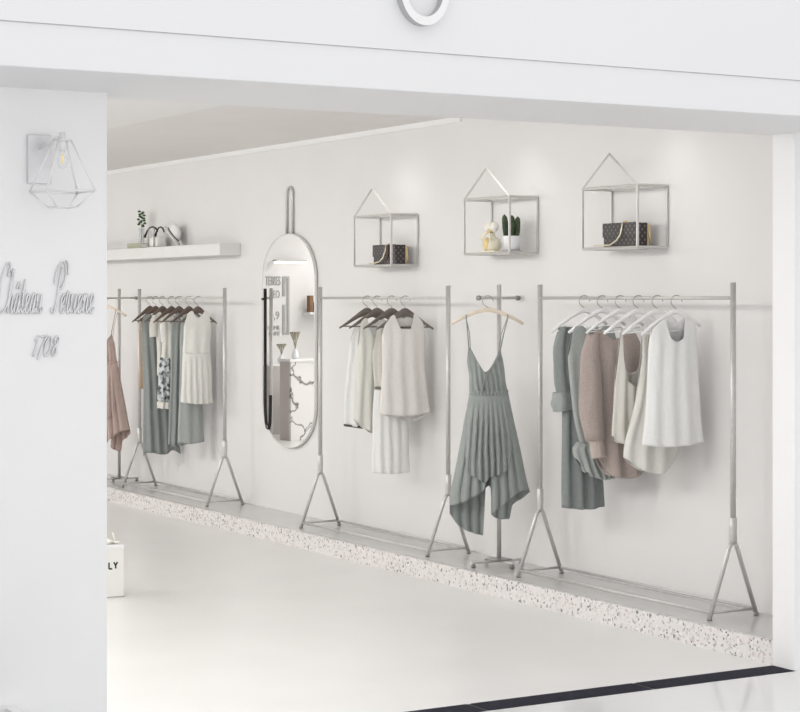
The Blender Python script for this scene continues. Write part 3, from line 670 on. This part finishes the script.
brim = bmesh.new(); lathe(brim, [(.100, .004), (.150, -.006), (.158, -.012), (.158, -.006), (.150, .0), (.102, .012)], 36)
band = bmesh.new(); lathe(band, [(.1055, .002), (.1075, .003), (.1062, .026), (.104, .026)], 32)
Rm = Matrix.Rotation(math.radians(34), 4, 'Y') @ Matrix.Rotation(math.radians(-26), 4, 'X')
for n, b_, mm in (('crown', crown, 'white'), ('brim', brim, 'white'), ('band', band, 'woodb')):
    bmesh.ops.transform(b_, matrix=Matrix.Scale(.74, 4) @ Matrix.Scale(.62, 4, (0, 1, 0)) @ Rm, verts=b_.verts); obj(n, b_, M[mm], t)
low = min(v.co.z for ch in t.children for v in ch.data.vertices); t.location.z = sh_z-low+.001

# ------------------------------------------------------------------ gift bag on the floor
t = thing('gift_bag', 'white gift bag filled with white flowers standing on the floor beside the pier', 'gift bag', (-9.65, 3.765, 0))
obj('bag', bx(-.06, .06, -.13, .115, .002, .272), M['paper'], t, smooth=False, bevel=.004)
obj('rim', bx(-.062, .062, -.132, .117, .262, .280), M['white'], t, smooth=False, bevel=.003)
obj('base_edge', bx(-.062, .062, -.132, .117, 0, .006), M['saucer'], t, smooth=False)
bm = bmesh.new()
G = {'I': [((0, 0), (0, 1))], 'L': [((0, 1), (0, 0)), ((0, 0), (.5, 0))], 'Y': [((0, 1), (.3, .5)), ((.6, 1), (.3, .5)), ((.3, .5), (.3, 0))]}
yy = .012
for chh in 'ILY':
    for a, b_ in G[chh]:
        tube(bm, [(.0605, yy+a[0]*.036, .155+a[1]*.034), (.0605, yy+b_[0]*.036, .155+b_[1]*.034)], [(.0045, .0012)]*2, seg=6, up=(0, 1, 0) if abs(a[0]-b_[0]) < .4 else (0, 0, 1))
    yy += {'I': .017, 'L': .027, 'Y': .03}[chh]
obj('lettering', bm, M['ink'], t, smooth=False)
for i, (x, y, z, r) in enumerate(((.01, .045, .296, .024), (.02, .09, .289, .016), (-.01, -.02, .30, .026), (.0, .075, .288, .015))):
    bm = bmesh.new(); ball(bm, (x, y, z), r*.6)
    for k in range(7):
        a = k*2*PI/7; ball(bm, (x+r*.55*cos(a), y+r*.55*sin(a), z), r*.5, (1, 1, .8), 8, 6)
    obj('flower', bm, M['petal'], t)
obj('twig', tb([(.01, .075, .285), (.012, .08, .31), (.01, .073, .33), (.012, .066, .342)], [.003, .004, .006, .003], seg=6), M['petal'], t)

# ------------------------------------------------------------------ pier: sconce, lettering, trough
t = thing('wall_sconce', 'white wire-cage wall lamp with a bare bulb on the white pier', 'wall lamp', (FX, 2.21, 2.062))
obj('backplate', bx(0, .014, -.042, .042, -.075, .092), M['sconceplate'], t, smooth=False, bevel=.003)
obj('arm', tb([(.012, 0, .045), (.10, .02, .075), (.12, .03, .075)], .005, seg=8), M['sconce'], t)
SX, SY = .135, .036
obj('socket', tb([(SX, SY, .092), (SX, SY, .03)], [.010, .012], seg=12), M['sconce'], t)
bl = obj('bulb', lathe(bmesh.new(), [(.008, .034), (.010, .026), (.018, .004), (.019, -.006), (.012, -.024), (.002, -.03)], 16, SX, SY), M['glass'], t)
obj('filament', tb([(SX-.004, SY, .02), (SX-.003, SY, -.012), (SX+.003, SY, -.012), (SX+.004, SY, .02)], .002, seg=6), M['bulbglow'], bl)
bm = bmesh.new()
T4 = [(SX+a*.022, SY+b_*.022, .066) for a, b_ in ((-1, -1), (1, -1), (1, 1), (-1, 1))]
B4 = [(SX+a*.085, SY+b_*.085, -.105) for a, b_ in ((-1, -1), (1, -1), (1, 1), (-1, 1))]
D4 = [(SX+a*.036, SY+b_*.036, -.158) for a, b_ in ((-1, -1), (1, -1), (1, 1), (-1, 1))]
for q in range(4):
    for a, b_ in ((T4[q], T4[(q+1) % 4]), (B4[q], B4[(q+1) % 4]), (D4[q], D4[(q+1) % 4]), (T4[q], B4[q]), (B4[q], D4[q])):
        tube(bm, [a, b_], .0034, seg=6)
obj('wire_cage', bm, M['sconce'], t)

# joined script lettering drawn stroke by stroke (x-height 1, slanted)
GL = {
 'C': (1.15, [[(1.15, 2.1), (1.0, 2.55), (.6, 2.5), (.2, 1.9), (.02, 1.0), (.12, .25), (.45, 0), (.85, .2), (1.15, .5)], [(1.15, 2.1), (.9, 1.9), (.95, 2.3)]]),
 'h': (.78, [[(-.1, .3), (.25, 1.4), (.35, 2.1), (.22, 2.15), (.1, 1.2), (.05, 0)], [(.05, .3), (.3, .95), (.48, .85), (.45, .2), (.55, 0), (.75, .3)]]),
 'a': (.72, [[(.52, .9), (.3, 1.0), (.05, .55), (.08, .08), (.3, .05), (.52, .75)], [(.55, 1), (.48, .3), (.55, 0), (.72, .3)]]),
 '^': (0, [[(-.62, 1.25), (-.42, 1.6), (-.25, 1.25)]]),
 't': (.5, [[(.25, 1.75), (.15, .4), (.22, 0), (.5, .3)], [(0, 1.1), (.42, 1.15)]]),
 'e': (.58, [[(0, .3), (.25, .5), (.42, .8), (.3, 1.0), (.1, .75), (.08, .25), (.25, 0), (.58, .3)]]),
 'u': (.78, [[(0, .6), (.1, 1), (.06, .3), (.2, .02), (.45, .5), (.55, 1)], [(.55, 1), (.5, .25), (.6, 0), (.78, .3)]]),
 'n': (.76, [[(0, .6), (.12, 1), (.08, 0)], [(.08, .3), (.32, .95), (.48, .85), (.45, .2), (.55, 0), (.76, .3)]]),
 'r': (.55, [[(0, .4), (.12, 1.1), (.3, .95), (.24, .2), (.34, 0), (.55, .3)]]),
 'P': (.85, [[(.62, 2.4), (.45, 1.2), (.3, .2), (.05, 0), (-.1, .3)], [(-.05, 1.5), (.1, 2.2), (.55, 2.65), (1.0, 2.5), (1.1, 1.9), (.85, 1.35), (.5, 1.25)], [(1.0, 2.75), (1.25, 2.5), (1.35, 2.0)]]),
 '1': (.55, [[(.1, 1.3), (.35, 1.7), (.2, 0)]]), '7': (.62, [[(.05, 1.65), (.3, 1.7), (.6, 1.7), (.35, .9), (.15, -.3)]]),
 '0': (.72, [[(.35, 1.7), (.08, 1.2), (.05, .4), (.25, 0), (.5, .4), (.58, 1.2), (.35, 1.7)]]),
 '8': (.7, [[(.4, .9), (.15, 1.3), (.3, 1.7), (.55, 1.45), (.35, .9), (.08, .45), (.22, 0), (.5, .3), (.4, .9)]]), ' ': (.45, []),
}
def smooth_path(p, n=6):
    P = [Vector((a, b, 0)) for a, b in p]; out = []
    for i in range(len(P)-1):
        p0, p1, p2, p3 = P[max(0, i-1)], P[i], P[i+1], P[min(len(P)-1, i+2)]
        for k in range(n):
            q = k/n
            out.append(.5*((2*p1)+(p2-p0)*q+(2*p0-5*p1+4*p2-p3)*q*q+(3*p1-p0-3*p2+p3)*q**3))
    return out+[P[-1]]
def script(text, y0, z0, h, wf, slant=.22, r=.0036, parent=None, nm='letter'):
    x = 0
    for c in text:
        w, ss = GL[c]
        if ss:
            bm = bmesh.new()
            for st in ss:
                pp = smooth_path(st)
                tube(bm, [(.006, y0+(x+p.x+slant*p.y)*h*wf, z0+p.y*h) for p in pp], [(.0045, r*(.5+.55*abs(sin(3*i/len(pp)*PI)))) for i in range(len(pp))], seg=6, up=(1, 0, 0))
            obj(nm, bm, M['silver'], parent)
        x += w
    return x
sg = thing('wall_lettering', 'silver script lettering Château and a year fixed to the white pier', 'sign', (FX, 0, 0))
script('Cha^teau', 2.062, 1.548, .066, .46, parent=sg)
script('Peruene', 2.255, 1.548, .066, .49, parent=sg)
script('1708', 2.182, 1.402, .040, .90, parent=sg, nm='digit')

t = thing('planter_trough', 'low white trough on the floor against the pier at the bottom left corner', 'planter', (FX, 0, 0))
bm = bmesh.new()
for a in ((.005, .6, 2.085, 2.125), (.005, .6, 1.3, 1.34), (.005, .035, 1.34, 2.085), (.57, .6, 1.34, 2.085)): box(bm, *a, 0, .227)
obj('rim', bm, M['white'], t, smooth=False)
obj('filling', bx(.035, .57, 1.34, 2.085, 0, .19), M['soil'], t, smooth=False)

# ring-shaped raised letter on the sign band
RO, RI = .122, .092
bm = bmesh.new(); n = 48; V = {}
for k in range(n):
    a = 2*PI*k/n
    for nm, r, x in (('of', RO, .035), ('ob', RO, 0), ('if', RI, .035), ('ib', RI, 0)): V[nm, k] = bm.verts.new((x, r*cos(a)*.80, r*sin(a)))
for k in range(n):
    j = (k+1) % n
    for a, b_, mi in (('of', 'if', 0), ('ob', 'of', 1), ('if', 'ib', 1), ('ib', 'ob', 0)):
        bm.faces.new((V[a, k], V[a, j], V[b_, j], V[b_, k])).material_index = mi
o = obj('sign_letter', bm, [M['white'], M['ringside']]); o.location = (-5.652, 3.375, 2.657)
o.modifiers.new('es', 'EDGE_SPLIT')
tag(o, 'white raised ring-shaped sign letter at the top edge above the shop opening', 'sign')

# ------------------------------------------------------------------ far end of the shop (seen in the mirror)
t = thing('counter', 'veined white marble counter standing at the far end of the shop, seen in the mirror', 'counter', (-19.5, 2.16, 0))
obj('front_slab', bx(.36, .40, -.55, .17, 0, .885), M['marble'], t, smooth=False, bevel=.003)
obj('side_panel', bx(.12, .36, .13, .17, 0, .885), M['rosewall'], t, smooth=False, bevel=.003)
obj('worktop', bx(.10, .42, -.57, .19, .885, .915), M['white'], t, smooth=False, bevel=.003)
t = thing('low_cabinet', 'warm grey low cabinet beside the marble counter, seen in the mirror', 'cabinet', (-20.3, 1.90, 0))
obj('carcass', bx(-.19, .19, -.27, .2, 0, .80), M['greywall'], t, smooth=False, bevel=.003)
obj('top', bx(-.195, .2, -.275, .205, .80, .825), M['white'], t, smooth=False, bevel=.003)
def grass(label, loc, hh):
    t = thing('dried_grass_vase', label, 'plant', loc, 0, 'vases of dried grass')
    obj('vase', lathe(bmesh.new(), [(.03, 0), (.042, .02), (.034, .07), (.016, .10), (.018, .11)]), M['pot'], t)
    bm = bmesh.new()
    for k in range(9):
        a = k*2.4; d = .03+.012*(k % 4)
        tube(bm, [(0, 0, .10), (d*.4*cos(a), d*.4*sin(a), .10+hh*.5), (d*cos(a), d*sin(a), .10+hh)], [.002, .002, .011], seg=6)
    obj('grass', bm, M['dried'], t)
grass('vase of short dried grass on the grey low cabinet, seen in the mirror', (-20.22, 1.885, .825), .13)
grass('vase of tall dried grass on the marble counter, seen in the mirror', (-19.25, 2.2, .915), .20)
t = thing('wall_lamp', 'slim bright linear wall lamp above the grey lettering, seen in the mirror', 'wall lamp', (END, 1.66, 2.03))
obj('housing', bx(.0, .10, -.20, .20, .012, .024), M['nickeld'], t, smooth=False)
obj('diffuser', bx(.02, .098, -.195, .195, -.018, .012), M['lampglow'], t, smooth=False)
t = thing('wall_lettering', 'grey block lettering on the far end wall, seen reversed in the mirror', 'sign', (END, 0, 0))
def letters(txt, yc, z, w, h):
    cu = bpy.data.curves.new('lettering', 'FONT'); cu.body = txt; cu.extrude = .004; cu.align_x = 'CENTER'; cu.size = 1
    tmp = bpy.data.objects.new('tmp', cu); C.objects.link(tmp)
    bpy.context.view_layer.update(); dg = bpy.context.evaluated_depsgraph_get()
    me = bpy.data.meshes.new_from_object(tmp.evaluated_get(dg)); bpy.data.objects.remove(tmp)
    xs = [v.co.x for v in me.vertices]; ys = [v.co.y for v in me.vertices]
    x0, x1, y0, y1 = min(xs), max(xs), min(ys), max(ys)
    for v in me.vertices:
        a = (v.co.x-x0)/(x1-x0)-.5; b_ = (v.co.y-y0)/(y1-y0)
        v.co = Vector((.004+v.co.z, yc-a*w, z+b_*h))
    me.materials.append(M['lettergrey'])
    o = bpy.data.objects.new('text_line', me); C.objects.link(o); o.parent = t
letters('TEBBES', 1.86, 1.75, .20, .11); letters('SEO', 1.83, 1.60, .12, .09); letters('0,9', 1.84, 1.33, .13, .11)
letters('HMMR', 1.85, 1.22, .16, .05); letters('ONMT', 1.84, 1.15, .15, .05)
bm = bmesh.new()
for y0, y1, z0, z1 in ((1.645, 1.675, 1.16, 1.86), (1.675, 1.73, 1.835, 1.86), (1.70, 1.73, 1.62, 1.835), (1.70, 1.73, 1.16, 1.52), (1.675, 1.70, 1.16, 1.185)): box(bm, .002, .012, y0, y1, z0, z1)
obj('bracket_figure', bm, M['lettergrey'], t, smooth=False)
s2 = obj('ledge', bx(END-.004, END+.2, .9, 1.46, 1.40, 1.43), M['white'], smooth=False); tag(s2, 'short white ledge with brown boxes on the far end wall', 'shelf')
for y, h, lab in ((1.41, .20, 'taller brown box on the far white ledge'), (1.345, .12, 'shorter brown box on the far white ledge')):
    o = obj('box', bx(-.04, .04, -.025, .025, 0, h), M['brownbox'], smooth=False, bevel=.003, loc=(END+.1, y, 1.43)); tag(o, lab, 'box', 'brown boxes on the ledge')

# ------------------------------------------------------------------ light
def area(name, loc, sx, sy, e, rot=(0, 0, 0), col=(1, .985, .965)):
    l = bpy.data.lights.new(name, 'AREA'); l.shape = 'RECTANGLE'; l.size = sx; l.size_y = sy; l.energy = e; l.color = col
    o = bpy.data.objects.new(name, l); C.objects.link(o); o.location = loc; o.rotation_euler = rot; return o
for x, y, e in ((-7.1, 2.0, 90), (-9.8, 1.5, 70), (-13.0, 1.5, 101), (-16.6, 1.4, 118), (-19.2, .95, 45)):
    area('ceiling_light', (x, y, 2.60), 1.8, 1.3, e, (math.radians(30), 0, 0))
for x, y, e in ((-7.60, 5.72, 4.0), (-8.93, 5.72, 4.0), (-10.27, 5.72, 4.0)):
    l = bpy.data.lights.new('downlight', 'SPOT'); l.energy = e; l.spot_size = math.radians(110); l.spot_blend = 1; l.shadow_soft_size = .12; l.color = (1, .98, .95)
    o = bpy.data.objects.new('downlight', l); C.objects.link(o); o.location = (x, y, 2.60)
    o.rotation_euler = (math.radians(14), 0, 0)
area('mall_ceiling_light', (-2.6, 2.5, 4.6), 4, 8, 20, (0, math.radians(25), 0), (1, 1, 1))
area('added_facade_fill', (4.5, 2.5, 1.7), 2.8, 9, 150, (0, PI/2, 0), (1, 1, 1))  # unseen fill lamp behind the camera, added to brighten pier and display wall
w = bpy.data.worlds.new('mall_ambient'); bpy.context.scene.world = w; w.use_nodes = True
bg = w.node_tree.nodes['Background']; bg.inputs[0].default_value = (.99, .99, 1, 1); bg.inputs[1].default_value = .92

# ------------------------------------------------------------------ camera
cam = bpy.data.cameras.new('camera'); co = bpy.data.objects.new('camera', cam); C.objects.link(co)
co.location = (0, 0, 1.6); co.rotation_euler = (PI/2, 0, math.atan2(.8639, .5036))
cam.sensor_width = 36; cam.lens = 1912/800*36; cam.shift_y = -58/800; cam.clip_end = 200
sc = bpy.context.scene; sc.camera = co
sc.view_settings.view_transform = 'Standard'; sc.view_settings.look = 'None'; sc.view_settings.gamma = 1; sc.view_settings.exposure = 0
sc.view_settings.use_curve_mapping = False
